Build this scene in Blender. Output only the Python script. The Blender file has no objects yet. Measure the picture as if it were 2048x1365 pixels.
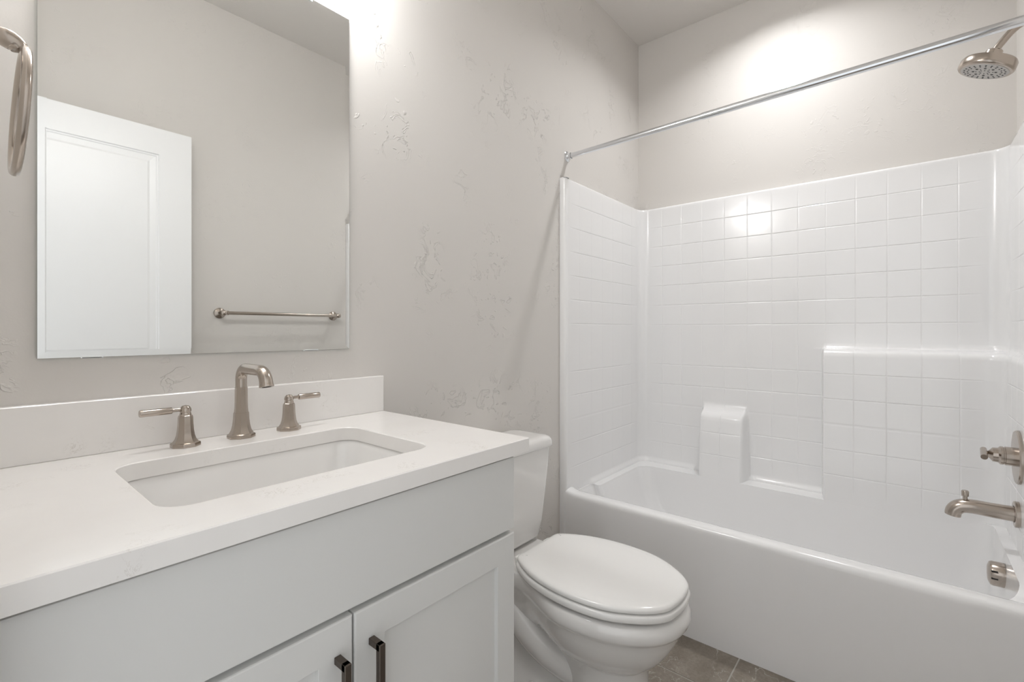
import bpy, bmesh, math, random
from mathutils import Vector, Matrix
R = math.radians
random.seed(4)
S = bpy.context.scene
COL = S.collection
PI = math.pi

# ------------------------------------------------------------------ camera
CAM_Y, CAM_Z = -1.1893, 1.1326
cam = bpy.data.cameras.new('camera'); camo = bpy.data.objects.new('camera', cam); COL.objects.link(camo)
cam.sensor_fit = 'HORIZONTAL'; cam.sensor_width = 36.0
cam.lens = 942.444 / 2048 * 36.0
cam.shift_y = -(682.5 - 662.33) / 2048
cam.clip_start = 0.02
camo.location = (0.0, CAM_Y, CAM_Z)
camo.rotation_euler = (R(90), 0, R(40.0114 - 90))
S.camera = camo

# ------------------------------------------------------------------ world, exposure
w = bpy.data.worlds.new('world'); S.world = w; w.use_nodes = True
w.node_tree.nodes['Background'].inputs[0].default_value = (.97, .985, 1.0, 1)
w.node_tree.nodes['Background'].inputs[1].default_value = 0.85
S.view_settings.view_transform = 'Standard'; S.view_settings.look = 'None'
S.view_settings.exposure = 0.42; S.view_settings.gamma = 1.0
S.view_settings.use_curve_mapping = False
S.cycles.use_denoising = True
S.cycles.max_bounces = 14; S.cycles.diffuse_bounces = 8; S.cycles.glossy_bounces = 6
S.cycles.sample_clamp_indirect = 6.0

POT_POWER = 5.4       # recessed downlight over the tub
SHADE_EMIT = 33.0      # opal shades of the vanity light
FLUSH_POWER = 6.0      # flush ceiling light of the room

def disk_lamp(name, loc, size, power, spread=R(140), color=(.99, .99, 1)):
    l = bpy.data.lights.new(name, 'AREA'); l.shape = 'DISK'; l.size = size; l.energy = power
    l.color = color; l.spread = spread
    o = bpy.data.objects.new(name, l); COL.objects.link(o); o.location = loc
    return o

# ------------------------------------------------------------------ materials
def mat(name, col, rough=.5, metal=0., coat=0., spec=.5, aniso=0.):
    m = bpy.data.materials.new(name); m.use_nodes = True
    b = m.node_tree.nodes['Principled BSDF']
    b.inputs['Base Color'].default_value = (*col, 1)
    b.inputs['Roughness'].default_value = rough
    b.inputs['Metallic'].default_value = metal
    b.inputs['Coat Weight'].default_value = coat
    b.inputs['Coat Roughness'].default_value = .05
    b.inputs['Specular IOR Level'].default_value = spec
    b.inputs['Anisotropic'].default_value = aniso
    return m
def N(m, t, **k):
    n = m.node_tree.nodes.new(t)
    for a, v in k.items(): setattr(n, a, v)
    return n
def L(m, a, b): m.node_tree.links.new(a, b)
def bsdf(m): return m.node_tree.nodes['Principled BSDF']
def coords(m, scale=(1, 1, 1)):
    tc = N(m, 'ShaderNodeTexCoord'); mp = N(m, 'ShaderNodeMapping'); mp.inputs['Scale'].default_value = scale
    L(m, tc.outputs['Object'], mp.inputs['Vector']); return mp.outputs['Vector']
def noise(m, vec, scale, detail=3, rough=.5, dist=0.):
    n = N(m, 'ShaderNodeTexNoise'); n.inputs['Scale'].default_value = scale; n.inputs['Detail'].default_value = detail
    n.inputs['Roughness'].default_value = rough; n.inputs['Distortion'].default_value = dist
    L(m, vec, n.inputs['Vector']); return n.outputs['Fac']
def ramp(m, fac, stops):
    r = N(m, 'ShaderNodeValToRGB'); e = r.color_ramp.elements
    while len(e) < len(stops): e.new(.5)
    for i, (p, c) in enumerate(stops): e[i].position = p; e[i].color = (c, c, c, 1) if not isinstance(c, tuple) else (*c, 1)
    L(m, fac, r.inputs['Fac']); return r.outputs['Color']
def math_(m, op, a, b=None, v=None):
    n = N(m, 'ShaderNodeMath', operation=op); L(m, a, n.inputs[0])
    if b is not None: L(m, b, n.inputs[1])
    if v is not None: n.inputs[1].default_value = v
    return n.outputs[0]
def bump(m, h, strength, dist):
    b = N(m, 'ShaderNodeBump'); b.inputs['Strength'].default_value = strength; b.inputs['Distance'].default_value = dist
    L(m, h, b.inputs['Height']); L(m, b.outputs['Normal'], bsdf(m).inputs['Normal'])

def paint(name, col, marks=1.0):
    m = mat(name, col, .62, spec=.35)
    v = coords(m)
    a = noise(m, v, 17, 3, .6, 1.2)                     # edges of trowelled drywall mud
    edge = ramp(m, a, [(0, 0), (.585, 0), (.60, 1), (.625, .35), (.75, 0)])
    mask = ramp(m, noise(m, v, 4.2, 2), [(0, 0), (.50, 0), (.60, 1)])
    pits = ramp(m, noise(m, v, 46, 1, .4, .6), [(0, 0), (.70, 0), (.74, 1)])
    h = math_(m, 'MULTIPLY', edge, mask)
    p = math_(m, 'MULTIPLY', pits, mask)
    h = math_(m, 'ADD', h, p)
    fine = noise(m, v, 260, 2)
    f2 = math_(m, 'MULTIPLY', fine, v=.05)
    h = math_(m, 'ADD', h, f2)
    bump(m, h, .75 * marks, .0028)
    return m
M = {}
M['wall'] = paint('greige_wall_paint', (.655, .632, .604))
M['wall2'] = paint('greige_wall_paint_smooth', (.655, .632, .604), .5)
M['ceil'] = paint('ceiling_paint', (.655, .632, .604), .5)
M['gel'] = mat('white_gelcoat', (.83, .83, .832), .17, coat=.3)
M['porcelain'] = mat('white_porcelain', (.80, .79, .775), .08, coat=.6)
M['seat'] = mat('white_seat_plastic', (.83, .825, .81), .18, coat=.3)
M['cab'] = mat('pale_grey_cabinet_paint', (.69, .693, .680), .42)
M['cabin'] = mat('cabinet_shadow_gap', (.25, .24, .23), .7)
M['door'] = mat('white_door_paint', (.84, .845, .85), .35)
M['chrome'] = mat('chrome', (.80, .82, .85), .12, 1.0)
M['bronze'] = mat('dark_bronze', (.115, .095, .08), .38, .85)
M['clip'] = mat('clear_plastic', (.8, .82, .82), .2, spec=.6)
M['rubber'] = mat('dark_rubber', (.05, .05, .05), .6)
M['dark'] = mat('dark_cavity', (.02, .018, .016), .6)
M['mirror'] = mat('mirror_silver', (.885, .895, .885), .0, 1.0)
M['edge'] = mat('green_glass_edge', (.10, .17, .15), .25)
M['caulk'] = mat('caulk', (.80, .79, .77), .5)
M['glowframe'] = mat('lamp_trim_white', (.85, .85, .84), .5)

m = mat('brushed_nickel', (.47, .415, .365), .21, 1.0); M['nickel'] = m
v = coords(m, (1, 1, 1))

m = mat('quartz', (.80, .785, .765), .22, coat=.25); M['quartz'] = m
v = coords(m)
vein = ramp(m, noise(m, v, 30, 5, .65, 1.8), [(0, 0), (.49, 0), (.5, 1), (.51, 0)])
msk = ramp(m, noise(m, v, 11, 2), [(0, 0), (.60, 0), (.70, 1)])
dots = ramp(m, noise(m, v, 120, 2, .5), [(0, 0), (.68, 0), (.74, .6)])
k = math_(m, 'MULTIPLY', vein, msk)
k2 = math_(m, 'MULTIPLY', dots, msk)
k = math_(m, 'ADD', k, k2)
cloud = ramp(m, noise(m, v, 7, 4, .6), [(.3, (.85, .835, .815)), (.7, (.82, .80, .78))])
mx = N(m, 'ShaderNodeMix', data_type='RGBA'); mx.inputs[7].default_value = (.47, .43, .385, 1)
k = math_(m, 'MULTIPLY', k, v=.8)
L(m, k, mx.inputs[0]); L(m, cloud, mx.inputs[6]); L(m, mx.outputs[2], bsdf(m).inputs['Base Color'])

m = mat('stone_floor_tile', (.2, .18, .16), .38); M['tile'] = m
v = coords(m)
base = ramp(m, noise(m, v, 6, 6, .65, .6), [(.3, (.19, .16, .13)), (.5, (.27, .235, .195)), (.72, (.36, .32, .275))])
fine = ramp(m, noise(m, v, 90, 4, .7), [(.3, (.8, .8, .8)), (.7, (1.1, 1.1, 1.1))])
mu = N(m, 'ShaderNodeMix', data_type='RGBA', blend_type='MULTIPLY'); mu.inputs[0].default_value = 1
L(m, base, mu.inputs[6]); L(m, fine, mu.inputs[7])
vn = ramp(m, noise(m, v, 3.1, 5, .6, 1.2), [(0, 0), (.494, 0), (.5, 1), (.506, 0)])
vm = ramp(m, noise(m, v, 5, 1), [(0, 0), (.45, 0), (.55, 1)])
vk = math_(m, 'MULTIPLY', vn, vm); vk = math_(m, 'MULTIPLY', vk, v=.85)
mv = N(m, 'ShaderNodeMix', data_type='RGBA'); mv.inputs[7].default_value = (.55, .52, .48, 1)
L(m, vk, mv.inputs[0]); L(m, mu.outputs[2], mv.inputs[6]); L(m, mv.outputs[2], bsdf(m).inputs['Base Color'])
M['grout'] = mat('grout', (.46, .44, .41), .8)
M['hall'] = mat('hall_floor', (.25, .2, .15), .5)

m = bpy.data.materials.new('opal_lit_glass'); m.use_nodes = True; M['opal'] = m
b = bsdf(m); b.inputs['Base Color'].default_value = (.9, .9, .88, 1); b.inputs['Roughness'].default_value = .3
b.inputs['Emission Color'].default_value = (.99, .995, 1, 1); b.inputs['Emission Strength'].default_value = SHADE_EMIT
m = bpy.data.materials.new('lit_lens'); m.use_nodes = True; M['lens'] = m
b = bsdf(m); b.inputs['Base Color'].default_value = (.9, .9, .88, 1)
b.inputs['Emission Color'].default_value = (.99, .995, 1, 1); b.inputs['Emission Strength'].default_value = 6

# ------------------------------------------------------------------ mesh helpers
def obj(name, bm, m, parent=None, smooth=35, recalc=True):
    if recalc: bmesh.ops.recalc_face_normals(bm, faces=bm.faces)
    me = bpy.data.meshes.new(name); bm.to_mesh(me); bm.free()
    me.materials.append(m)
    if smooth:
        me.shade_smooth(); me.set_sharp_from_angle(angle=R(smooth))
    o = bpy.data.objects.new(name, me); COL.objects.link(o)
    if parent is not None:
        o.parent = parent
        o.matrix_parent_inverse = Matrix.Translation(-Vector(parent.location))
    return o
def thing(name, label, cat, loc=(0, 0, 0), group=None):
    o = bpy.data.objects.new(name, None); COL.objects.link(o); o.location = loc
    o.empty_display_size = .05
    o['label'] = label; o['category'] = cat
    if group: o['group'] = group
    return o
def struct(o): o['kind'] = 'structure'; return o
def box(bm, a, b, bev=0., seg=2):
    x0, y0, z0 = [min(p, q) for p, q in zip(a, b)]; x1, y1, z1 = [max(p, q) for p, q in zip(a, b)]
    vs = [bm.verts.new(p) for p in [(x0, y0, z0), (x1, y0, z0), (x1, y1, z0), (x0, y1, z0), (x0, y0, z1), (x1, y0, z1), (x1, y1, z1), (x0, y1, z1)]]
    fs = [bm.faces.new([vs[i] for i in q]) for q in [(0, 3, 2, 1), (4, 5, 6, 7), (0, 1, 5, 4), (1, 2, 6, 5), (2, 3, 7, 6), (3, 0, 4, 7)]]
    if bev > 0:
        es = list({e for f in fs for e in f.edges})
        bmesh.ops.bevel(bm, geom=es, offset=bev, segments=seg, profile=.5, affect='EDGES')
    return bm
def nbox(a, b, bev=0., seg=2): return box(bmesh.new(), a, b, bev, seg)
def basis(d):
    d = Vector(d).normalized(); u = Vector((0, 0, 1)) if abs(d.z) < .9 else Vector((1, 0, 0))
    a = d.cross(u).normalized(); b = d.cross(a).normalized(); return a, b, d
def lathe(bm, c, axis, prof, seg=32, phase=0., close=True):
    """prof: list of (radius, distance along axis)"""
    a, b, d = basis(axis); c = Vector(c); rings = []
    for r, h in prof:
        if r < 1e-6: rings.append([bm.verts.new(c + d * h)])
        else: rings.append([bm.verts.new(c + d * h + a * (r * math.cos(2 * PI * i / seg + phase)) + b * (r * math.sin(2 * PI * i / seg + phase))) for i in range(seg)])
    bridge(bm, rings)
    if close:
        for rg in (rings[0], rings[-1]):
            if len(rg) > 2: bm.faces.new(rg)
    return bm
def bridge(bm, rings):
    for p, q in zip(rings, rings[1:]):
        if len(p) == 1 and len(q) == 1: continue
        n = max(len(p), len(q))
        for i in range(n):
            j = (i + 1) % n
            if len(p) == 1: bm.faces.new((p[0], q[i], q[j]))
            elif len(q) == 1: bm.faces.new((p[i], q[0], p[j]))
            else: bm.faces.new((p[i], q[i], q[j], p[j]))
def loft(bm, loops, cap0=True, cap1=True):
    rings = [[bm.verts.new(p) for p in l] for l in loops]
    bridge(bm, rings)
    for flag, rg in ((cap0, rings[0]), (cap1, rings[-1])):
        if flag and len(rg) > 4:
            c = sum((v.co for v in rg), Vector()) / len(rg); cv = bm.verts.new(c)
            for i in range(len(rg)): bm.faces.new((rg[i], rg[(i + 1) % len(rg)], cv))
        elif flag: bm.faces.new(rg)
    return rings
def smooth_path(pts, n=8, closed=False):
    P = [Vector(p) for p in pts]; out = []
    m_ = len(P)
    rng = range(m_) if closed else range(m_ - 1)
    for i in rng:
        if closed: p0, p1, p2, p3 = P[(i - 1) % m_], P[i], P[(i + 1) % m_], P[(i + 2) % m_]
        else: p0, p1, p2, p3 = P[max(i - 1, 0)], P[i], P[i + 1], P[min(i + 2, m_ - 1)]
        for k in range(n):
            t = k / n
            out.append(.5 * ((2 * p1) + (-p0 + p2) * t + (2 * p0 - 5 * p1 + 4 * p2 - p3) * t * t + (-p0 + 3 * p1 - 3 * p2 + p3) * t ** 3))
    if not closed: out.append(P[-1])
    return out
def tube(bm, pts, rad, seg=16, closed=False, caps=True):
    P = [Vector(p) for p in pts]; n = len(P)
    rads = rad if isinstance(rad, (list, tuple)) else [rad] * n
    up = None; rings = []
    for i in range(n):
        if closed: d = (P[(i + 1) % n] - P[(i - 1) % n]).normalized()
        else: d = (P[min(i + 1, n - 1)] - P[max(i - 1, 0)]).normalized()
        if up is None:
            up = Vector((0, 0, 1)) if abs(d.z) < .9 else Vector((1, 0, 0))
        a = d.cross(up).normalized(); up = a.cross(d).normalized()
        rings.append([bm.verts.new(P[i] + a * (rads[i] * math.cos(2 * PI * k / seg)) + up * (rads[i] * math.sin(2 * PI * k / seg))) for k in range(seg)])
    bridge(bm, rings + ([rings[0]] if closed else []))
    if caps and not closed:
        bm.faces.new(rings[0]); bm.faces.new(rings[-1])
    return bm
def rrect(x0, y0, x1, y1, r, z, seg=6):
    out = []
    for cx, cy, a0 in ((x1 - r, y1 - r, 0), (x0 + r, y1 - r, 90), (x0 + r, y0 + r, 180), (x1 - r, y0 + r, 270)):
        for k in range(seg + 1):
            a = R(a0 + 90 * k / seg); out.append((cx + r * math.cos(a), cy + r * math.sin(a), z))
    return out
def interp(pts, t):
    if t <= pts[0][0]: return pts[0][1]
    for (a, b), (c, d) in zip(pts, pts[1:]):
        if t <= c: return b + (d - b) * (t - a) / (c - a)
    return pts[-1][1]
def sst(a, b, t):
    t = max(0, min(1, (t - a) / (b - a))); return t * t * (3 - 2 * t)

# ------------------------------------------------------------------ the room
XB, W_, HC = 2.5518, 1.50, 2.776      # rear wall of the tub alcove, room width, ceiling height
TX = 1.7485                            # front of the tub unit
T = .12
struct(obj('wall_front', nbox((-.11, 0, -.02), (XB + T, T, HC)), M['wall'], smooth=0))
struct(obj('wall_right', nbox((XB, -W_ - T, -.02), (XB + T, 0, HC)), M['wall2'], smooth=0))
struct(obj('wall_rear', nbox((-.11, -W_ - T, -.02), (XB, -W_, HC)), M['wall2'], smooth=0))
bm = bmesh.new(); box(bm, (-.11, -.62, -.02), (0, 0, HC)); box(bm, (-.11, -1.5, 2.06), (0, -.62, HC)); box(bm, (-.11, -1.5, -.02), (0, -1.452, 2.06))
struct(obj('wall_left', bm, M['wall2'], smooth=0))
struct(obj('ceiling', nbox((-.11, -W_ - T, HC), (XB + T, T, HC + .1)), M['ceil'], smooth=0))
# floor: slab of grout with separate tile faces set into it (one structure mesh)
bm = nbox((-.11, -W_, -.05), (TX + .02, 0, -.0015))
struct(obj('floor', bm, M['grout'], smooth=0))
bm = bmesh.new(); g = .0024
xs = [1.542 + .305 * k for k in range(-6, 2)]
for i, xa in enumerate(xs):
    off = -.744 + (.305 if i % 2 else 0)
    for j in range(-3, 4):
        ya = off + .61 * j
        x0, x1 = max(xa + g, -.105), min(xa + .305 - g, TX + .015); y0, y1 = max(ya + g, -W_ + .001), min(ya + .61 - g, -.001)
        if x1 - x0 > .01 and y1 - y0 > .01: box(bm, (x0, y0, -.004), (x1, y1, 0), .0008, 1)
struct(obj('floor_tiles', bm, M['tile'], bpy.data.objects['floor'], smooth=0))
# baseboards
for nm, a, b in (('baseboard_front', (.785, -.0, 0), (TX, -.013, .09)), ('baseboard_rear', (0.02, -W_, 0), (TX, -W_ + .013, .09))):
    struct(obj(nm, nbox(a, b, .003, 1), M['door'], smooth=0))
# doorway trim in the left wall
bm = bmesh.new()
box(bm, (0, -.62, 0), (.013, -.555, 2.12), .002, 1); box(bm, (0, -1.497, 2.06), (.013, -.555, 2.125), .002, 1)
struct(obj('trim_1', bm, M['door'], smooth=0))
bm = bmesh.new()
box(bm, (-.11, -.632, 0), (.0, -.62, 2.06)); box(bm, (-.11, -1.452, 0), (0, -1.44, 2.06)); box(bm, (-.11, -1.44, 2.048), (0, -.632, 2.06))
struct(obj('trim_2', bm, M['door'], smooth=0))

# door leaf, swung open against the rear wall
YD, YDB = -1.41, -1.445
dx0, dx1, dz0, dz1 = -.030 + .03, .7305, .012, 2.046
door = bpy.data.objects.new('door_1', None); COL.objects.link(door); door.location = (0, YDB, 0); struct(door)
def panel_door():
    bm = bmesh.new()
    xa, xb_ = dx0 + .1245, .606
    zs = [(.25, .80), (1.0155, 1.930)]
    def sheet(y, s):
        # stiles and rails around two openings, s = +1 towards the room
        def q(x0, x1, z0, z1): bm.faces.new([bm.verts.new(p) for p in ((x0, y, z0), (x1, y, z0), (x1, y, z1), (x0, y, z1))])
        q(dx0, xa, dz0, dz1); q(xb_, dx1, dz0, dz1)
        q(xa, xb_, dz0, zs[0][0]); q(xa, xb_, zs[0][1], zs[1][0]); q(xa, xb_, zs[1][1], dz1)
        for z0, z1 in zs:
            prof = [(0, 0), (.004, .0045), (.008, .0045), (.012, .0075), (.034, .0095), (.042, .0072), (.0445, .0072)]
            loops = [[(xa + d, y - s * h, z0 + d), (xb_ - d, y - s * h, z0 + d), (xb_ - d, y - s * h, z1 - d), (xa + d, y - s * h, z1 - d)] for d, h in prof]
            loft(bm, loops, False, True)
    sheet(YD, 1); sheet(YDB, -1)
    for p, q in (((dx0, dz0), (dx1, dz0)), ((dx1, dz0), (dx1, dz1)), ((dx1, dz1), (dx0, dz1)), ((dx0, dz1), (dx0, dz0))):
        bm.faces.new([bm.verts.new(c) for c in ((p[0], YD, p[1]), (q[0], YD, q[1]), (q[0], YDB, q[1]), (p[0], YDB, p[1]))])
    bmesh.ops.remove_doubles(bm, verts=bm.verts, dist=1e-5)
    return bm
obj('door_leaf', panel_door(), M['door'], door, smooth=0)
bm = bmesh.new(); lathe(bm, (.668, YD, .85), (0, 1, 0), [(.0, -.0), (.031, 0), (.031, .006), (.012, .009), (.010, .035), (.0, .036)], 24)
tube(bm, [(.668, YD + .034, .85), (.62, YD + .036, .85), (.56, YD + .034, .85)], [.009, .008, .007], 12)
obj('door_handle', bm, M['nickel'], door)
for hz in (.2, 1.02, 1.84):
    bm = bmesh.new(); lathe(bm, (.004, YD + .004, hz), (0, 0, 1), [(.006, 0), (.006, .09)], 12); obj('door_hinge', bm, M['nickel'], door)

# ------------------------------------------------------------------ one-piece tub and shower unit
unit = thing('bathtub_shower_unit', 'glossy white one-piece bathtub with moulded tile-pattern surround and shelves filling the alcove', 'bathtub', (TX, -.75, 0))
XS, YL, YR = 2.5218, -.030, -1.475
RZ, TOPZ = .419, 1.8165
GP = .108
def gy(t): return t
def groove(u, lines, hw=.0026):
    g_ = 0
    for l in lines:
        d_ = abs(u - l)
        if d_ < hw: g_ = max(g_, .5 + .5 * math.cos(PI * d_ / hw))
    return g_
def refine(lines, lo, hi, base, hw=.0026):
    s = {lo, hi}
    n = max(1, round((hi - lo) / base))
    for i in range(n + 1): s.add(lo + (hi - lo) * i / n)
    for l in lines:
        for o_ in (-hw - .002, -hw, -hw * .6, -hw * .25, 0, hw * .25, hw * .6, hw, hw + .002):
            if lo <= l + o_ <= hi: s.add(l + o_)
    s = sorted(s); out = [s[0]]
    for a in s[1:]:
        if a - out[-1] > .0004: out.append(a)
    return out
YG = [-.1523 - GP * k for k in range(12)]           # upright grooves on the long wall
XG = [1.861 + GP * k for k in range(6)]             # upright grooves on the end walls
ZG = [1.705 - GP * k for k in range(12)]            # level grooves
ZG = [z for z in ZG if z > .45 and abs(z - 1.057) > .01]
SH = [(.40, .0975), (.95, .093), (1.030, .088), (1.042, .083), (1.049, .072), (1.053, .055), (1.0555, .030), (1.058, .012), (1.063, .004), (1.072, 0), (3, 0)]
SR = [(.40, .020), (1.030, .018), (1.045, .014), (1.053, .008), (1.06, .002), (1.07, 0), (3, 0)]
MB = [(.40, .0975), (.60, .083), (.685, .070), (.700, .066), (.712, .058), (.719, .046), (.725, .033), (.733, .020), (.742, .009), (.752, .003), (.762, 0), (3, 0)]
BY0, BY1 = -.375, -.584
zvals = refine(ZG, .395, 1.798, .035)
zvals = sorted(set([z for z in zvals if not (.40 < z < .43 or .59 < z < .60 or .68 < z < .765 or 1.022 < z < 1.076)] +
                   [.395, .400, .405, .410, .416, .424, .434] + [.68, .685, .69, .695, .700, .706, .712, .716, .719, .722, .725, .729, .733, .738, .742, .747, .752, .757, .762, .770] +
                   [1.022, 1.030, 1.036, 1.042, 1.046, 1.049, 1.051, 1.053, 1.0545, 1.0555, 1.057, 1.058, 1.0605, 1.063, 1.067, 1.072, 1.080]))
CR = .052
def shell_cols():
    cols = []
    # end wall, head of the tub
    fl = [('f', (TX, -.0002)), ('f', (TX, -.010)), ('f', (TX, -.018))]
    for k in range(1, 7):
        a = R(90 * k / 6); fl.append(('f', (TX + .014 * (1 - math.cos(a)), -.018 - .014 * math.sin(a))))
    fl += [('f', (TX + .022, -.0315)), ('f', (TX + .030, -.0302))]
    cols += fl
    for x in refine(XG[:6], 1.790, XS - CR - .012, .05): cols.append(('l', x))
    for k in range(0, 11): cols.append(('a', k / 10))
    ys = refine([-y for y in YG], -YL + CR + .004, -YR - CR - .02 - .004, .045)
    extra = [-BY0 - .014, -BY0 - .010, -BY0 - .006, -BY0 - .002, -BY0 + .002, -BY0 + .006, -BY0 + .010, -BY1 - .014, -BY1 - .008, -BY1 - .002, -BY1 + .004, -BY1 + .010, -BY1 + .016,
             .893, .897, .900, .903, .906, .909, .912, .916, .920]
    ys = sorted(set(ys + extra))
    for y in ys: cols.append(('b', -y))
    for k in range(0, 11): cols.append(('c', k / 10))
    for x in reversed(refine(XG[:5], 1.790, 2.36, .05)): cols.append(('r', x))
    cols += [('g', p) for _, p in reversed(fl)]
    return cols
def gz_(z): return groove(z, ZG)
def shell_pt(c, z):
    k, v_ = c
    dr = interp(SH, z); yr = YR + interp(SR, z); gg = gz_(z)
    D = .0013
    fil = .010 * (1 - sst(.403, .430, z)) if z < .43 else 0      # fillet down to the ledge
    if k in 'f': return (v_[0], v_[1])
    if k in 'g': return (v_[0], -W_ - v_[1] + 0)
    if k == 'l':
        fd = sst(1.79, 1.80, v_) * (1 - sst(2.44, 2.455, v_))
        g_ = max(gg * fd, groove(v_, XG) * .3)
        return (v_, YL + D * g_ - (fil if v_ > 1.955 else fil * .0))
    if k == 'r':
        fd = sst(1.79, 1.80, v_) * (1 - sst(2.35, 2.36, v_))
        g_ = max(gg * fd, groove(v_, XG) * .3)
        return (v_, yr - D * g_ + fil)
    if k == 'a':
        a = R(90 * v_); cx, cy = XS - CR, YL - CR
        return (cx + (CR - fil) * math.sin(a), cy + (CR - fil) * math.cos(a))
    if k == 'c':
        a = R(90 * v_); X2 = XS - dr; cx, cy = X2 - CR, yr + CR
        return (cx + (CR - fil) * math.cos(a), cy - (CR - fil) * math.sin(a))
    if k == 'b':
        y = v_
        d = 0
        wr = sst(.893, .912, -y)
        dm = interp(MB, z); dt = interp([(.40, .016), (.70, .006), (.76, .002)], z)
        wm = sst(-BY0 - .006, -BY0 + .008, -y) * (1 - sst(-BY1 - .010 , -BY1 + .004 + dt, -y))
        d = max(dr * wr, dm * wm)
        fd = sst(.095, .105, -y) * (1 - sst(1.385, 1.395, -y))
        fz = sst(.44, .47, z) * (1 - sst(1.785, 1.795, z))
        g_ = max(gg * fd, groove(y, YG) * fz * .9)
        if z < .722 and .36 < -y < .60: g_ *= 1 if (-y > .39 and -y < .565) or not (.36 < -y < .60) else 0
        return (XS - d + D * g_ - (fil if d < .02 else 0), min(y, -.0) if True else 0)
bm = bmesh.new(); cols = shell_cols(); grid = []
for z in zvals:
    grid.append([bm.verts.new((*shell_pt(c, z), z)) for c in cols])
for z, back in ((1.804, 0), (1.810, .0012), (1.8145, .005), (1.8165, .011), (1.8165, .034)):
    row = []
    for c in cols:
        x, y = shell_pt(c, 1.798 if c[0] in 'fg' else 1.798)
        k = c[0]
        if k in 'lf': y = min(y + back, -.0003) if k == 'l' else (y + back if y < -.018 and y + back < -.0003 else y)
        if k in 'rg': y = y - back if k == 'r' else y
        if k == 'b': x = min(x + back, XB - .0005)
        if k in 'ac':
            a = R(90 * c[1]); s_, c_ = (math.sin(a), math.cos(a)) if k == 'a' else (math.cos(a), -math.sin(a))
            x = min(x + back * s_ , XB - .0005); y = y + back * c_
            y = max(min(y, -.0003), -W_ + .0003)
        if k == 'r': y = max(y, -W_ + .0003)
        row.append(bm.verts.new((x, y, z)))
    grid.append(row)
for r0, r1 in zip(grid, grid[1:]):
    for i in range(len(cols) - 1): bm.faces.new((r0[i], r0[i + 1], r1[i + 1], r1[i]))
obj('shower_surround', bm, M['gel'], unit, smooth=60, recalc=False)
# flange strip continues to the floor beside the apron, apron, rim and basin
bm = bmesh.new()
for sgn in (0, 1):
    bm = bmesh.new()
    pts = [c[1] for c in cols if c[0] == ('g' if sgn else 'f')]
    pts = [(x, (-W_ - y) if sgn else y) for x, y in pts]
    if sgn: pts = pts
    a = [bm.verts.new((x, y, 0)) for x, y in pts]; b_ = [bm.verts.new((x, y, .396)) for x, y in pts]
    for i in range(len(a) - 1): bm.faces.new((a[i], a[i + 1], b_[i + 1], b_[i]))
    obj('end_flange', bm, M['gel'], unit, smooth=60)
prof = [(1.7525, 0), (1.7520, .05), (1.7515, .20), (1.7505, .36), (1.7500, .395), (1.7508, .404), (1.7535, .412), (1.758, .4175), (1.765, .4195), (1.78, .4205), (1.798, .4200), (1.810, .4175), (1.818, .4120), (1.8225, .403), (1.8245, .390), (1.8255, .38)]
ya, yb = -.028, -1.472
bm = bmesh.new()
ys = [ya, -.031, -.036, -.045, -.07, -.1, -.4, -.75, -1.1, -1.4, -1.43, -1.455, -1.464, -1.469, yb]
rows = []
for y in ys:
    e = min(abs(y - ya), abs(y - yb)); lift = .010 * (1 - sst(0, .03, e))   # rim sweeps up into the end walls
    rows.append([bm.verts.new((x, y, z + (lift if z > .4 else 0))) for x, z in prof])
for r0, r1 in zip(rows, rows[1:]):
    for i in range(len(prof) - 1): bm.faces.new((r0[i], r0[i + 1], r1[i + 1], r1[i]))
obj('apron', bm, M['gel'], unit, smooth=60)
# basin
def basin_outline(x0, x1, y0, y1, r, n=10, notch=0.):
    # clockwise seen from above, y0 = head end, y1 = drain end ; returns list of xy
    out = []
    def arc(cx, cy, a0, a1, rr):
        for k in range(n + 1):
            a = R(a0 + (a1 - a0) * k / n); out.append((cx + rr * math.cos(a), cy + rr * math.sin(a)))
    # start front-left
    if notch > 0:
        r2 = .022
        out.extend([(x0, y0 + notch - .004)] * 1)
        for k in range(n + 1):                     # short stretch of basin reaching the end wall
            t = k / n; out.append((x0 + .003 + .118 * t, y0 + notch))
        for k in range(n + 1):
            a = R(90 - 90 * k / n); out.append((x0 + .124 + .02 * math.cos(a) - .0, y0 + notch - .02 + .02 * math.sin(a)))
        for k in range(n + 1):
            a = R(180 + 90 * k / n); out.append((x0 + .144 + .02 + .02 * math.cos(a), y0 + .018 + .018 * math.sin(a)))
    else:
        arc(x0 + r, y0 - r, 180, 90, r)
        for k in range(1, 2 * n + 4): out.append((x0 + r + (x1 * .5 + x0 * .5 - x0 - r) * k / (2 * n + 4), y0))
    arc(x1 - r, y0 - r, 90, 0, r)
    for k in range(1, 12): out.append((x1, y0 - r + (y1 - y0 + 2 * r) * k / 12))
    arc(x1 - r, y1 + r, 0, -90, r)
    arc(x0 + r, y1 + r, -90, -180, r)
    for k in range(1, 8): out.append((x0, y1 + r + (y0 - y1 - 2 * r) * k / 8))
    return out
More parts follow.
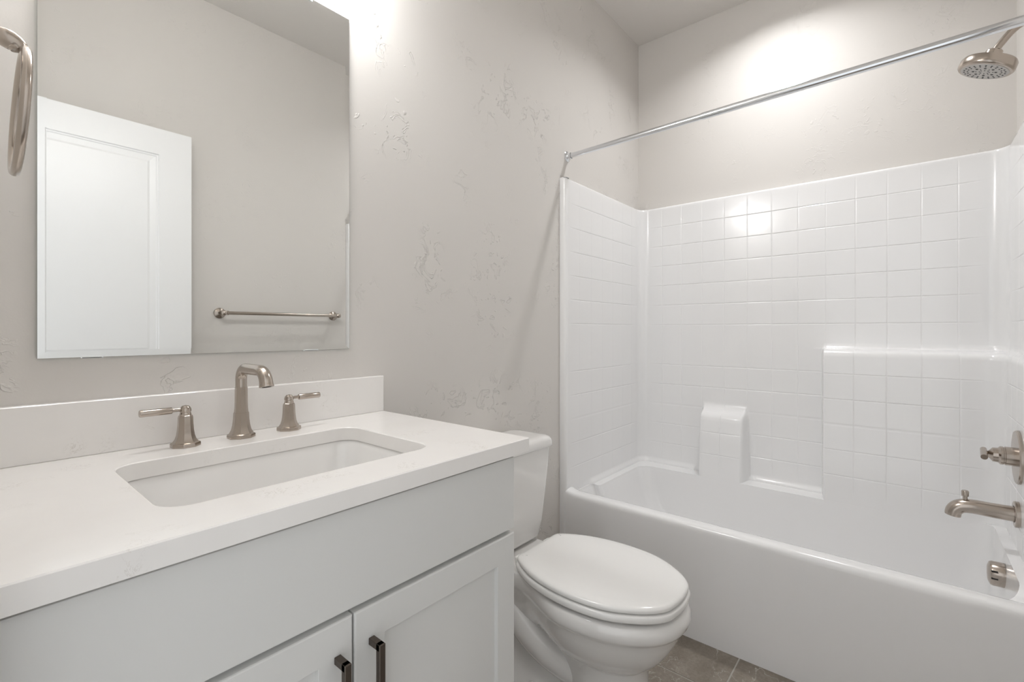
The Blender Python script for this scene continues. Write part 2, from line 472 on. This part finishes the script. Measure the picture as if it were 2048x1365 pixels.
# 2n+4 + n+1 = points before the second corner; keep the counts of both variants equal
top = basin_outline(1.8235, 2.4240, -.078, -1.425, .07, notch=.044)
bot = basin_outline(1.875, 2.36, -.36, -1.365, .10)
def resample_to(loop, n): return loop
n_top, n_bot = len(top), len(bot)
if n_top != n_bot:
    # resample the bottom loop by arc length to the same count, starting at the same front corner
    def arclen(loop, n):
        P = [Vector((*p, 0)) for p in loop] + [Vector((*loop[0], 0))]
        d = [0]
        for a, b_ in zip(P, P[1:]): d.append(d[-1] + (b_ - a).length)
        out = []; j = 0
        for i in range(n):
            t = d[-1] * i / n
            while d[j + 1] < t: j += 1
            u = (t - d[j]) / max(d[j + 1] - d[j], 1e-9); q = P[j].lerp(P[j + 1], u); out.append((q.x, q.y))
        return out
    # by angle from the basin centre so both loops stay radially matched
    def by_ang(loop, angs, c):
        res = []
        P = loop + [loop[0]]
        for a in angs:
            dx, dy = math.cos(a), math.sin(a); best = None
            for p, q in zip(P, P[1:]):
                ex, ey = q[0] - p[0], q[1] - p[1]; den = dx * ey - dy * ex
                if abs(den) < 1e-12: continue
                px, py = p[0] - c[0], p[1] - c[1]
                t = (px * ey - py * ex) / den; s = (px * dy - py * dx) / den
                if t > 0 and -1e-6 <= s <= 1 + 1e-6 and (best is None or t > best): best = t
            res.append((c[0] + dx * best, c[1] + dy * best))
        return res
    cc = (2.11, -.85)
    angs = [math.atan2(p[1] - cc[1], p[0] - cc[0]) for p in top]
    bot = by_ang(bot, angs, cc)
def deckz(p): return .403 + .036 * sst(1.30, 1.43, -p[1]) * sst(1.825, 1.90, p[0])
levels = [(0, 0), (.0, .003), (.012, .012), (.03, .03), (.06, .06), (.12, .12), (.25, .20), (.42, .245), (.60, .275), (.78, .300), (.90, .315), (1.0, .322)]
loops = []
for t, dn in levels:
    lp = []
    for p, q in zip(top, bot):
        x = p[0] + (q[0] - p[0]) * (t ** 1.0); y = p[1] + (q[1] - p[1]) * t
        zt = deckz(p); z = zt - dn * (zt - .075) / .322
        lp.append((x, y, z))
    loops.append(lp)
flo = []
ctr = Vector((2.12, -.86, .072))
for s in (.93, .6, .25):
    flo.append([tuple(ctr + (Vector(p) - ctr) * s + Vector((0, 0, -.002 * (1 - s)))) for p in loops[-1]])
bm = bmesh.new(); rings = loft(bm, loops + flo, False, True)
# ledge around the basin
ov = []
RX0, RX1, RY0, RY1 = 1.812, XS + .01, -1.478, -.0285
for p in top:
    cx, cy = 2.12, -.75
    dx, dy = p[0] - cx, p[1] - cy
    k = min([(RX1 - cx) / dx if dx > 0 else 1e9, (RX0 - cx) / dx if dx < 0 else 1e9, (RY1 - cy) / dy if dy > 0 else 1e9, (RY0 - cy) / dy if dy < 0 else 1e9])
    ov.append(bm.verts.new((cx + dx * k, cy + dy * k, deckz(p))))
bridge(bm, [rings[0], ov])
obj('basin', bm, M['gel'], unit, smooth=60)
bm = bmesh.new(); lathe(bm, (2.12, -1.18, .0735), (0, 0, 1), [(0, .004), (.02, .004), (.032, .003), (.036, 0)], 32); obj('drain', bm, M['nickel'], unit)
# overflow cover
bm = bmesh.new()
oc = Vector((2.12, -1.402, .366))
lathe(bm, oc + Vector((0, -.02, 0)), (0, 1, 0), [(.037, 0), (.037, .028), (.034, .034), (.024, .038), (0, .040)], 40)
obj('overflow_cover', bm, M['nickel'], unit)
bm = bmesh.new()
for dz in (.018, -.004):
    bm = nbox(oc + Vector((-.0375, -.002, dz - .002)), oc + Vector((-.030, .013, dz + .002))); obj('overflow_slot', bm, M['dark'], bpy.data.objects['overflow_cover'], smooth=0)

# ------------------------------------------------------------------ fittings on the tub wall
XF, YW = 2.14, YR + .019
t = thing('tub_spout', 'brushed nickel tub spout with a diverter knob, low on the tub end wall', 'tub spout', (XF, YW, .559))
bm = bmesh.new(); lathe(bm, (XF, YW, .559), (0, 1, 0), [(.0, 0), (.040, 0), (.040, .010), (.038, .012), (.026, .012)], 40, close=False); obj('flange', bm, M['nickel'], t)
bm = bmesh.new()
pts = smooth_path([(XF, YW + .008, .559), (XF, YW + .06, .559), (XF, YW + .105, .560), (XF, YW + .133, .555), (XF, YW + .148, .540), (XF, YW + .152, .522)], 6)
tube(bm, pts, [.0235 - .003 * i / len(pts) for i in range(len(pts))], 28); obj('spout_body', bm, M['nickel'], t)
bm = bmesh.new(); lathe(bm, (XF, YW + .122, .572), (0, 0, 1), [(.006, 0), (.006, .018), (.009, .019), (.0095, .034), (.008, .037), (0, .037)], 20); obj('diverter_knob', bm, M['nickel'], t)

t = thing('shower_valve', 'round brushed nickel shower valve plate with a lever handle above the tub spout', 'shower valve', (XF, YW, .738))
VZ = .738
bm = bmesh.new(); lathe(bm, (XF, YW, VZ), (0, 1, 0), [(0, 0), (.083, 0), (.083, .006), (.080, .009), (.03, .011), (0, .011)], 56); obj('valve_plate', bm, M['nickel'], t)
bm = bmesh.new(); lathe(bm, (XF, YW + .009, VZ), (0, 1, 0), [(.029, 0), (.029, .022), (.027, .023), (.027, .026), (.0285, .027), (.0285, .033), (.023, .038), (.022, .050), (.012, .058), (.0085, .062), (.0085, .076), (0, .077)], 36)
h = obj('valve_handle', bm, M['nickel'], t)
bm = bmesh.new(); tube(bm, [(XF + .004, YW + .079, VZ + .012), (XF - .062, YW + .083, VZ + .0)], [.0085, .0085], 20); obj('lever', bm, M['nickel'], h)

t = thing('wall_mounted_shower', 'round brushed nickel shower head on a bent arm, high at the tub end wall', 'shower', (XF, -W_, 2.095))
bm = bmesh.new(); lathe(bm, (XF, -W_, 2.095), (0, 1, 0), [(0, 0), (.030, 0), (.028, .006), (.014, .010)], 30, close=False); obj('arm_flange', bm, M['nickel'], t)
bm = bmesh.new()
pts = smooth_path([(XF, -W_ + .002, 2.095), (XF, -1.465, 2.091), (XF, -1.440, 2.074), (XF, -1.4155, 2.044), (XF, -1.4045, 2.028)], 6)
tube(bm, pts, .0105, 18); obj('shower_arm', bm, M['nickel'], t)
hc = Vector((XF, -1.379, 1.968)); ax = Vector((-.03, -.40, 1)).normalized()
bm = bmesh.new()
lathe(bm, hc, ax, [(0, 0), (.062, 0), (.067, .001), (.0705, .005), (.0715, .010), (.0705, .026), (.067, .032), (.052, .037), (.028, .040), (.022, .042), (.0215, .060), (.019, .063), (.010, .064), (0, .066)], 48)
head = obj('shower_head', bm, M['nickel'], t)
a_, b_, d_ = basis(ax)
M['face'] = mat('grey_spray_face', (.50, .485, .465), .4, .3)
bm = bmesh.new(); lathe(bm, hc - ax * .0012, ax, [(0, 0), (.0600, 0), (.0605, .0014), (0, .0014)], 48); obj('spray_face', bm, M['face'], head)
bm = bmesh.new()
rs = [(.012, 8, .0019), (.021, 6, .0017), (.028, 8, .0040), (.042, 20, .0024), (.051, 22, .0028)]
for rr, n, rad in rs:
    for k in range(n):
        a = 2 * PI * (k + .5 * (rr == .051)) / n
        lathe(bm, hc - ax * .0022 + a_ * (rr * math.cos(a)) + b_ * (rr * math.sin(a)), ax, [(0, 0), (rad * .7, 0), (rad, .0010), (0, .0010)], 8)
obj('nozzles', bm, M['rubber'], head)
bm = bmesh.new(); pz = hc + ax * .014
dd = Vector((.05, -.066, 0)).normalized()
tube(bm, [pz + dd * .066, pz + dd * .080, pz + dd * .088], [.005, .006, .0065], 12); obj('spray_selector', bm, M['nickel'], head)

# shower curtain rod
t = thing('shower_curtain_rod', 'straight chrome shower curtain rod spanning above the tub opening', 'curtain rod', (1.807, 0, 1.927))
ra, rb = Vector((1.807, -.004, 1.927)), Vector((1.801, -1.496, 1.9455))
bm = bmesh.new(); tube(bm, [ra, ra.lerp(rb, .62)], .0112, 28); obj('rod', bm, M['chrome'], t)
bm = bmesh.new(); tube(bm, [ra.lerp(rb, .40), rb], .0126, 28); obj('outer_rod', bm, M['chrome'], t)
for p, s in ((ra, -1), (rb, 1)):
    bm = bmesh.new(); lathe(bm, (p.x, 0 if s < 0 else -W_, p.z), (0, s, 0), [(0, 0), (.023, 0), (.023, .003), (.017, .006), (.0145, .010), (.0145, .022), (.0125, .024)], 30, close=False); obj('end_flange', bm, M['chrome'], t)

# ------------------------------------------------------------------ vanity
CX0, CX1, CF, CZ = .001, .812, -.5565, .900
KX0, KX1, KF = .012, .782, -.540
van = thing('vanity_cabinet', 'pale grey shaker vanity cabinet with two doors and a false drawer front', 'cabinet', (.40, -.27, 0))
bm = bmesh.new()
yf = KF + .019
box(bm, (KX0, -.003, .09), (KX0 + .018, yf, .868)); box(bm, (KX1 - .018, -.003, .0), (KX1, yf, .868)); box(bm, (KX0 + .018, -.012, .09), (KX1 - .018, -.003, .868))
box(bm, (KX0 + .018, -.012, .09), (KX1 - .018, yf, .108)); box(bm, (KX0, -.46, 0), (KX1 - .018, -.445, .09))
box(bm, (KX0 + .018, yf + .02, .60), (KX1 - .018, yf, .868))
box(bm, (KX0 + .018, yf + .02, .108), (KX0 + .05, yf, .60)); box(bm, (KX1 - .05, yf + .02, .108), (KX1 - .018, yf, .60)); box(bm, (.37, yf + .02, .108), (.42, yf, .60))
obj('cabinet_body', bm, M['cab'], van, smooth=0)
obj('drawer_front', nbox((KX0, yf - .001, .7085), (KX1 - .0005, KF, .8615), .0022, 2), M['cab'], van, smooth=20)
def shaker(x0, x1, z0, z1, yb_, yf_):
    bm = bmesh.new(); sw = .054; p = .0085
    prof = [(0, yb_), (0, yf_ + .0025), (.0010, yf_ + .0008), (.0026, yf_), (sw, yf_), (sw + .0006, yf_ + .0006), (sw + .0012, yf_ + p), (sw + .0022, yf_ + p)]
    loops = [[(x0 + d, y, z0 + d), (x1 - d, y, z0 + d), (x1 - d, y, z1 - d), (x0 + d, y, z1 - d)] for d, y in prof]
    loft(bm, loops, True, True); return bm
def bar_pull(x, ztop, par):
    L_, th = .138, .0105
    bm = bmesh.new()
    y0, y1 = KF, KF - .031
    for zc in (ztop - th / 2, ztop - L_ + th / 2): box(bm, (x - th / 2, y0 - .0003, zc - th / 2), (x + th / 2, y1 + .002, zc + th / 2), .0007, 1)
    box(bm, (x - th / 2, y1 + th, ztop - L_), (x + th / 2, y1, ztop), .0007, 1)
    obj('handle', bm, M['bronze'], par, smooth=20)
for x0, x1, hx in ((KX0, .3950, .3695), (.3985, KX1, .4275)):
    d = obj('door', shaker(x0, x1, .10, .6990, yf - .001, KF), M['cab'], van, smooth=20)
    bar_pull(hx, .6495, d)

# countertop with sink cut-out
top_ = thing('countertop', 'white quartz countertop with faint grey specks and a backsplash, on the vanity', 'countertop', (.4, -.28, .87))
SX0, SX1, SY0, SY1, SRr = .176, .628, -.4545, -.1445, .040
def slab():
    bm = bmesh.new()
    e = .0018
    def fill(outer, inner, z):
        vo = [bm.verts.new((x, y, z)) for x, y in outer]; vi = [bm.verts.new((x, y, z)) for x, y in inner]
        es = [bm.edges.new((l[i], l[(i + 1) % len(l)])) for l in (vo, vi) for i in range(len(l))]
        bmesh.ops.triangle_fill(bm, use_beauty=True, edges=es); return vo, vi
    def rect(d): return [(CX0 + 0, -.0005), (CX0, CF + d), (CX1 - d, CF + d), (CX1 - d, -.0005)]
    def hole(d): return [(p[0], p[1]) for p in rrect(SX0 - d, SY0 - d, SX1 + d, SY1 + d, SRr + d, 0, 8)]
    a, ai = fill(rect(e), hole(e), CZ)
    b = [bm.verts.new((x, y, CZ - e)) for x, y in rect(0)]; bi = [bm.verts.new((x, y, CZ - e)) for x, y in hole(0)]
    c = [bm.verts.new((x, y, .8695 + .0008)) for x, y in rect(0)]; ci = [bm.verts.new((x, y, .8695)) for x, y in hole(0)]
    dd_, di = fill(rect(.0008), hole(0), .8695)
    bridge(bm, [a, b, c, dd_]); bridge(bm, [ai, bi, di])
    bmesh.ops.remove_doubles(bm, verts=bm.verts, dist=1e-6)
    return bm
obj('countertop_slab', slab(), M['quartz'], top_, smooth=30)
obj('backsplash', nbox((CX0, -.0005, CZ), (CX1, -.0202, 1.0021), .0015, 1), M['quartz'], top_, smooth=20)

sink = thing('undermount_sink', 'white rectangular undermount sink set into the quartz countertop', 'sink', (.40, -.30, .73))
bm = bmesh.new()
def rl(d, r, z): return rrect(SX0 + d, SY0 + d, SX1 - d, SY1 - d, r, z, 8)
loops = [rl(-.028, .05, .8688), rl(.004 - .008, .044, .8688), rl(-.002, .042, .866), rl(.002, .042, .855), rl(.010, .045, .82), rl(.020, .05, .775), rl(.030, .05, .755), rl(.048, .05, .743), rl(.075, .05, .7385), rl(.12, .03, .7360)]
loft(bm, loops, False, True)
obj('basin', bm, M['porcelain'], sink, smooth=60)
bm = bmesh.new()
loops = [rl(-.028, .05, .8688), rl(-.028, .05, .862), rl(-.012, .05, .858), rl(-.008, .05, .80), rl(.012, .05, .745), rl(.06, .05, .728)]
loft(bm, loops, False, True); obj('outer_shell', bm, M['porcelain'], sink, smooth=60)
bm = bmesh.new(); lathe(bm, (.402, -.30, .7362), (0, 0, 1), [(.03, 0), (.03, .002), (.022, .003), (.02, .001), (0, .001)], 28); obj('drain', bm, M['nickel'], sink)

# faucet set
FY = -.072
OC = PI / 8
t = thing('sink_faucet', 'tall brushed nickel bathroom faucet spout with a squared bend behind the sink', 'faucet', (.409, FY, CZ))
bm = bmesh.new()
lathe(bm, (.409, FY, CZ), (0, 0, 1), [(.0275, 0), (.0275, .006), (.0265, .0078), (.0235, .0095), (.0195, .017), (.0172, .027), (.0157, .040), (.0150, .053), (.0146, .0545)], 8, OC)
obj('spout_base', bm, M['nickel'], t, smooth=30)
bm = bmesh.new()
lathe(bm, (.409, FY, CZ + .054), (0, 0, 1), [(.0140, 0), (.0130, .010), (.0125, .025), (.0122, .056)], 8, OC)
c_ = obj('spout_column', bm, M['nickel'], t, smooth=30)
bm = bmesh.new()
zt = 1.0510
pts = [(.409, FY, CZ + .106)] + [(.409, FY - .024 + .024 * math.cos(R(a)), zt - .024 + .024 * math.sin(R(a))) for a in range(0, 91, 10)]
pts += [(.409, FY - .05, zt), (.409, FY - .085, zt)] + [(.409, FY - .098 - .030 * math.sin(R(a)), zt - .030 + .030 * math.cos(R(a))) for a in range(0, 86, 8)]
tube(bm, pts, [.0113 + (.0016 * max(0, i - 11) / (len(pts) - 12)) for i in range(len(pts))], 24); obj('spout_neck', bm, M['nickel'], t, smooth=40)
e_ = Vector(pts[-1]); dr_ = (Vector(pts[-1]) - Vector(pts[-2])).normalized()
bm = bmesh.new(); lathe(bm, e_ - dr_ * .002, dr_, [(.0128, 0), (.0130, .003), (.0136, .005), (.0140, .007), (.0136, .009), (.009, .009), (.009, .006), (0, .006)], 28); obj('aerator_ring', bm, M['nickel'], t)
bm = bmesh.new(); lathe(bm, e_ + dr_ * .0042, dr_, [(.0089, 0), (.0089, .0012), (0, .0012)], 24); obj('aerator', bm, M['dark'], t)

def handle(name, x, s, label):
    t = thing(name, label, 'faucet handle', (x, FY, CZ), 'faucet handles beside the spout')
    bm = bmesh.new()
    lathe(bm, (x, FY, CZ), (0, 0, 1), [(.0262, 0), (.0262, .006), (.0252, .0078), (.0222, .009), (.0185, .0145), (.0160, .022), (.0145, .032), (.0136, .044), (.0130, .058), (.0122, .0615), (.0100, .0635)], 8, OC)
    obj('handle_base', bm, M['nickel'], t, smooth=30)
    bm = bmesh.new(); lathe(bm, (x, FY, CZ + .063), (0, 0, 1), [(.0100, 0), (.0104, .002), (.0095, .004), (.0092, .006), (.0103, .0075), (.0103, .011), (.0095, .013), (.0088, .015), (.006, .0185), (0, .0200)], 28)
    hub = obj('hub', bm, M['nickel'], t)
    zl = CZ + .0745
    bm = bmesh.new()
    lathe(bm, (x, FY, zl), (s, 0, 0), [(.0, 0), (.0036, .0), (.0036, .022), (.0062, .023), (.0068, .024), (.0068, .0735), (.0060, .0750), (0, .0752)], 24)
    obj('lever', bm, M['nickel'], hub)
    return t
handle('faucet_handle', .305, -1, 'brushed nickel faucet handle whose lever points left, left of the spout')
handle('faucet_handle', .513, 1, 'brushed nickel faucet handle whose lever points right, right of the spout')

# ------------------------------------------------------------------ mirror
MX0, MX1, MZ0, MZ1 = .0988, .7092, 1.0833, 1.9942
t = thing('wall_mirror', 'large frameless rectangular wall mirror hanging above the vanity', 'mirror', (.404, -.003, MZ0))
bm = bmesh.new(); bw = .0120
lp = [[(MX0 + d, y, MZ0 + d), (MX1 - d, y, MZ0 + d), (MX1 - d, y, MZ1 - d), (MX0 + d, y, MZ1 - d)] for d, y in ((0, -.00572), (bw, -.0062))]
loft(bm, lp, False, True); obj('mirror_glass', bm, M['mirror'], t, smooth=0)
bm = bmesh.new()
lp = [[(MX0 + d, y, MZ0 + d), (MX1 - d, y, MZ0 + d), (MX1 - d, y, MZ1 - d), (MX0 + d, y, MZ1 - d)] for d, y in ((0, -.00572), (0.0001, -.0012), (.0001, -.0006))]
loft(bm, lp, False, True); obj('glass_edge', bm, M['edge'], t, smooth=0)
for x0, x1, zz, up in ((.156, .1885, MZ0, 0), (.580, .6207, MZ0, 0), (.585, .607, MZ1, 1), (.19, .22, MZ1, 1)):
    bm = bmesh.new()
    if up: box(bm, (x0, -.0005, zz), (x1, -.0078, zz + .003), .0005, 1); box(bm, (x0 + .003, -.0068, zz - .007), (x1 - .003, -.0078, zz + .003), .0003, 1)
    else: box(bm, (x0, -.0005, zz - .0022), (x1, -.0082, zz), .0005, 1); box(bm, (x0 + .002, -.0068, zz - .0022), (x1 - .002, -.0082, zz + .0015), .0003, 1)
    obj('mirror_clip', bm, M['clip'], t, smooth=0)

# ------------------------------------------------------------------ vanity light above the mirror (just over the frame)
t = thing('vanity_light', 'three-shade nickel vanity light on the wall above the mirror', 'wall lamp', (.404, 0, 2.22))
obj('back_plate', nbox((.27, -.0005, 2.24), (.54, -.022, 2.34), .004, 2), M['nickel'], t)
bm = bmesh.new(); tube(bm, [(.16, -.12, 2.29), (.65, -.12, 2.29)], .008, 16); tube(bm, [(.404, -.02, 2.29), (.404, -.12, 2.29)], .010, 16); obj('cross_bar', bm, M['nickel'], t)
for x in (.19, .404, .618):
    bm = bmesh.new(); lathe(bm, (x, -.12, 2.29), (0, -0.0, -1), [(.008, -.002), (.012, .01), (.026, .03), (.026, .05), (.0, .05)], 24); h = obj('socket_cup', bm, M['nickel'], t)
    bm = bmesh.new(); lathe(bm, (x, -.12, 2.245), (0, 0, -1), [(.030, 0), (.044, .03), (.052, .075), (.054, .12), (.0, .12)], 28); obj('glass_shade', bm, M['opal'], t)

# recessed downlight over the tub
PX, PY = 2.14, -.74
t = thing('recessed_light', 'round recessed ceiling downlight above the tub', 'ceiling lamp', (PX, PY, HC))
bm = bmesh.new(); lathe(bm, (PX, PY, HC), (0, 0, -1), [(.058, -.004), (.060, .002), (.085, .005), (.092, .0), (.058, -.004)], 40, close=False); obj('trim_ring', bm, M['glowframe'], t)
bm = bmesh.new(); lathe(bm, (PX, PY, HC - .0005), (0, 0, -1), [(.059, 0), (.059, .001), (0, .001)], 40); obj('lens', bm, M['lens'], t)
l_ = disk_lamp('downlight_beam', (PX, PY, HC - .006), .09, POT_POWER); l_.parent = t; l_.matrix_parent_inverse = Matrix.Translation(-Vector(t.location))

# ------------------------------------------------------------------ towel ring, towel bar
RX, RY, RZc = .0525, -.385, 1.3915
t = thing('towel_ring', 'brushed nickel towel ring on the left wall beside the mirror', 'towel ring', (0, RY, 1.475))
bm = bmesh.new(); lathe(bm, (0, RY, 1.4725), (1, 0, 0), [(0, 0), (.027, 0), (.027, .004), (.024, .007), (.012, .009), (.0095, .012), (.0085, .020), (.0078, .030)], 28, close=False); obj('wall_rose', bm, M['nickel'], t)
bm = bmesh.new()
pts = smooth_path([(.026, RY, 1.4740), (.036, RY, 1.4745), (.0435, RY, 1.4735), (.0500, RY, 1.4695), (.0530, RY, 1.4640)], 6)
tube(bm, pts, [.0078] + [.0078 + .0032 * math.sin(PI * i / (len(pts) - 1)) for i in range(1, len(pts) - 1)] + [.004], 18); obj('post', bm, M['nickel'], t)
bm = bmesh.new(); rr = .0705
tube(bm, [(RX + .0036 * math.cos(2 * PI * k / 64) , RY + rr * math.sin(2 * PI * k / 64), RZc + rr * math.cos(2 * PI * k / 64)) for k in range(64)], .0047, 16, closed=True); obj('ring', bm, M['nickel'], t)
t = thing('towel_bar', 'long brushed nickel towel bar on the wall opposite the mirror', 'towel bar', (1.186, -W_, 1.223))
for x in (.878, 1.494):
    s = 1 if x < 1 else -1
    bm = bmesh.new(); lathe(bm, (x, -W_, 1.223), (0, 1, 0), [(0, 0), (.027, 0), (.027, .004), (.024, .007), (.013, .011), (.009, .016), (.0085, .045), (.0125, .052), (.0135, .062), (.0125, .072), (.006, .078), (0, .079)], 28); obj('post', bm, M['nickel'], t)
bm = bmesh.new(); tube(bm, [(.880, -W_ + .062, 1.223), (1.492, -W_ + .062, 1.223)], .0085, 20)
for x in (.895, 1.477): lathe(bm, (x - .005, -W_ + .062, 1.223), (1, 0, 0), [(.0085, 0), (.011, .002), (.011, .008), (.0085, .010)], 20, close=False)
obj('bar', bm, M['nickel'], t)

# ------------------------------------------------------------------ toilet
TC = 1.250
toi = thing('toilet', 'white two-piece toilet with closed elongated lid between the vanity and the tub', 'toilet', (TC, -.4, 0))
LP = [(.098, -.250), (.117, -.262), (.142, -.300), (.163, -.345), (.179, -.405), (.186, -.470), (.184, -.535), (.172, -.595), (.147, -.645), (.114, -.690), (.075, -.7205), (.035, -.7300)]
def lid_outline(off, z):
    z += .0105
    half = [Vector((0.0, -.250, 0)), Vector((.06, -.250, 0))] + [Vector((a, b, 0)) for a, b in LP] + [Vector((0, -.7330, 0))]
    sm = smooth_path([(p.x, p.y, 0) for p in half], 5)
    full = sm + [Vector((-p.x, p.y, 0)) for p in reversed(sm[1:-1])]
    out = []
    n = len(full)
    for i, p in enumerate(full):
        d = (full[(i + 1) % n] - full[i - 1]); nn = Vector((-d.y, d.x, 0)).normalized()
        c = Vector((0, -.48, 0))
        if nn.dot(p - c) < 0: nn = -nn
        q = p + nn * off; out.append((TC + q.x, q.y, z))
    return out
bm = bmesh.new()
loft(bm, [lid_outline(-.030, .4035), lid_outline(-.006, .4035), lid_outline(-.0010, .4042), lid_outline(0, .4060), lid_outline(0, .4118), lid_outline(-.0015, .4152), lid_outline(-.0055, .4180), lid_outline(-.015, .4200), lid_outline(-.032, .4212)] + [[(TC + (x - TC) * k, -.48 + (y + .48) * k, .4307 + .0006 * (1 - k)) for x, y, z in lid_outline(-.032, 0)] for k in (.75, .5, .25)], True, True)
obj('lid', bm, M['seat'], toi, smooth=60)
bm = bmesh.new()
o1 = [lid_outline(-.002, .3795), lid_outline(.0025, .3805), lid_outline(.0040, .384), lid_outline(.0040, .395), lid_outline(.0015, .3982), lid_outline(-.006, .3995), lid_outline(-.028, .4005), lid_outline(-.034, .395), lid_outline(-.034, .385), lid_outline(-.028, .3800)]
loft(bm, o1 + [o1[0]], False, False); bmesh.ops.remove_doubles(bm, verts=bm.verts, dist=1e-6)
obj('seat', bm, M['seat'], toi, smooth=60)
for s in (-1, 1):
    bm = bmesh.new(); box(bm, (TC + s * .075 - .018, -.256, .385), (TC + s * .075 + .018, -.226, .4125), .006, 3); obj('seat_hinge', bm, M['seat'], toi)
for s, y in ((-1, -.40), (1, -.40), (-1, -.62), (1, -.62)):
    bm = bmesh.new(); box(bm, (TC + s * .13 - .012, y - .008, .3780), (TC + s * .13 + .012, y + .008, .3895), .002, 1); obj('seat_bumper', bm, M['seat'], toi)
def bowl_loop(z, yf, hw, ym, hb, yt, yb):
    half = []
    for k in range(20):
        a = R(90 * k / 20); e = 2 / 2.15
        half.append((hw * math.sin(a) ** e if a > 0 else 0, ym + (yf - ym) * math.cos(a) ** e))
    for k in range(12):
        t_ = k / 12; s = t_ * t_ * (3 - 2 * t_)
        half.append((hw + (hb - hw) * s, ym + (yt - ym) * t_))
    for k in range(6): half.append((hb, yt + (yb + .02 - yt) * k / 6))
    for k in range(5):
        a = R(90 * k / 4); half.append((hb - .02 + .02 * math.cos(a), yb + .02 * math.sin(a) - .0 + 0))
    half.append((0, yb + .02))
    full = half + [(-a, b) for a, b in reversed(half[1:-1])]
    return [(TC + a, b - .02 if False else b, z) for a, b in full]
LV = [(.378, -.700, .160, -.47, .105, -.27, -.07), (.3795, -.714, .172, -.47, .112, -.27, -.06), (.3785, -.726, .181, -.47, .118, -.26, -.05), (.374, -.735, .188, -.47, .120, -.25, -.045),
      (.365, -.741, .192, -.47, .121, -.25, -.045), (.352, -.7435, .1935, -.47, .121, -.25, -.045), (.340, -.7415, .1918, -.47, .120, -.25, -.045), (.333, -.737, .1880, -.47, .118, -.25, -.05),
      (.327, -.7295, .1820, -.47, .115, -.25, -.055), (.319, -.7240, .1775, -.47, .112, -.25, -.06), (.300, -.7170, .1725, -.465, .107, -.25, -.07),
      (.275, -.705, .1640, -.465, .098, -.25, -.08), (.250, -.6900, .1530, -.465, .088, -.26, -.10), (.228, -.673, .1390, -.465, .080, -.27, -.11), (.212, -.657, .1250, -.47, .070, -.29, -.11),
      (.200, -.643, .1110, -.48, .062, -.31, -.11), (.194, -.634, .1020, -.49, .058, -.33, -.11), (.188, -.630, .0985, -.50, .056, -.35, -.11), (.150, -.628, .0970, -.50, .055, -.36, -.11), (.09, -.629, .0980, -.50, .056, -.36, -.10),
      (.045, -.631, .100, -.49, .075, -.34, -.09), (.038, -.633, .106, -.48, .108, -.30, -.085), (.030, -.635, .109, -.48, .116, -.30, -.08), (0, -.637, .111, -.48, .118, -.30, -.08)]
bm = bmesh.new(); loft(bm, [bowl_loop(*a) for a in LV], True, True)
bowl = obj('bowl', bm, M['porcelain'], toi, smooth=60)
for s in (-1, 1):
    bm = bmesh.new()
    pts = smooth_path([(TC + s * .060, -.12, .34), (TC + s * .066, -.165, .275), (TC + s * .064, -.235, .20), (TC + s * .056, -.315, .145), (TC + s * .046, -.40, .115), (TC + s * .036, -.47, .11)], 6)
    tube(bm, pts, [.036 + .010 * math.sin(PI * i / (len(pts) - 1)) for i in range(len(pts))], 24); obj('trapway', bm, M['porcelain'], bowl, smooth=60)
    bm = bmesh.new(); lathe(bm, (TC + s * .100, -.30, .030), (0, 0, 1), [(.016, 0), (.016, .008), (.012, .015), (.005, .018), (0, .0185)], 20); obj('bolt_cap', bm, M['porcelain'], bowl)
def tank_loop(hw, yf, r, z, yb=-.012): return rrect(TC - hw, yf, TC + hw, yb, r, z, 8)
bm = bmesh.new()
loft(bm, [tank_loop(.095, -.135, .03, .3848), tank_loop(.118, -.155, .035, .3858), tank_loop(.132, -.166, .038, .390), tank_loop(.140, -.171, .038, .398), tank_loop(.150, -.176, .036, .45), tank_loop(.162, -.181, .034, .55), tank_loop(.172, -.185, .032, .65), tank_loop(.176, -.187, .030, .7135)], True, True)
obj('tank', bm, M['porcelain'], toi, smooth=60)
bm = bmesh.new()
loft(bm, [tank_loop(.178, -.189, .03, .7130, -.006), tank_loop(.184, -.195, .034, .7135, -.005), tank_loop(.186, -.197, .036, .717, -.004), tank_loop(.185, -.196, .036, .728, -.004), tank_loop(.183, -.194, .036, .738, -.005), tank_loop(.178, -.189, .036, .7455, -.008), tank_loop(.168, -.180, .034, .7495, -.012), tank_loop(.145, -.160, .03, .7508, -.022)], True, True)
obj('tank_lid', bm, M['porcelain'], toi, smooth=60)
bm = bmesh.new(); lathe(bm, (TC - .135, -.1855, .665), (0, -1, 0), [(.013, 0), (.013, .006), (.007, .009), (.006, .016), (0, .016)], 20)
tube(bm, [(TC - .135, -.200, .665), (TC - .10, -.204, .661), (TC - .072, -.204, .656)], [.006, .0065, .005], 12); obj('flush_lever', bm, M['chrome'], toi)
bm = bmesh.new(); lathe(bm, (TC, -.10, .3785), (0, 0, 1), [(.05, 0), (.05, .007)], 24); obj('tank_gasket', bm, M['rubber'], toi)
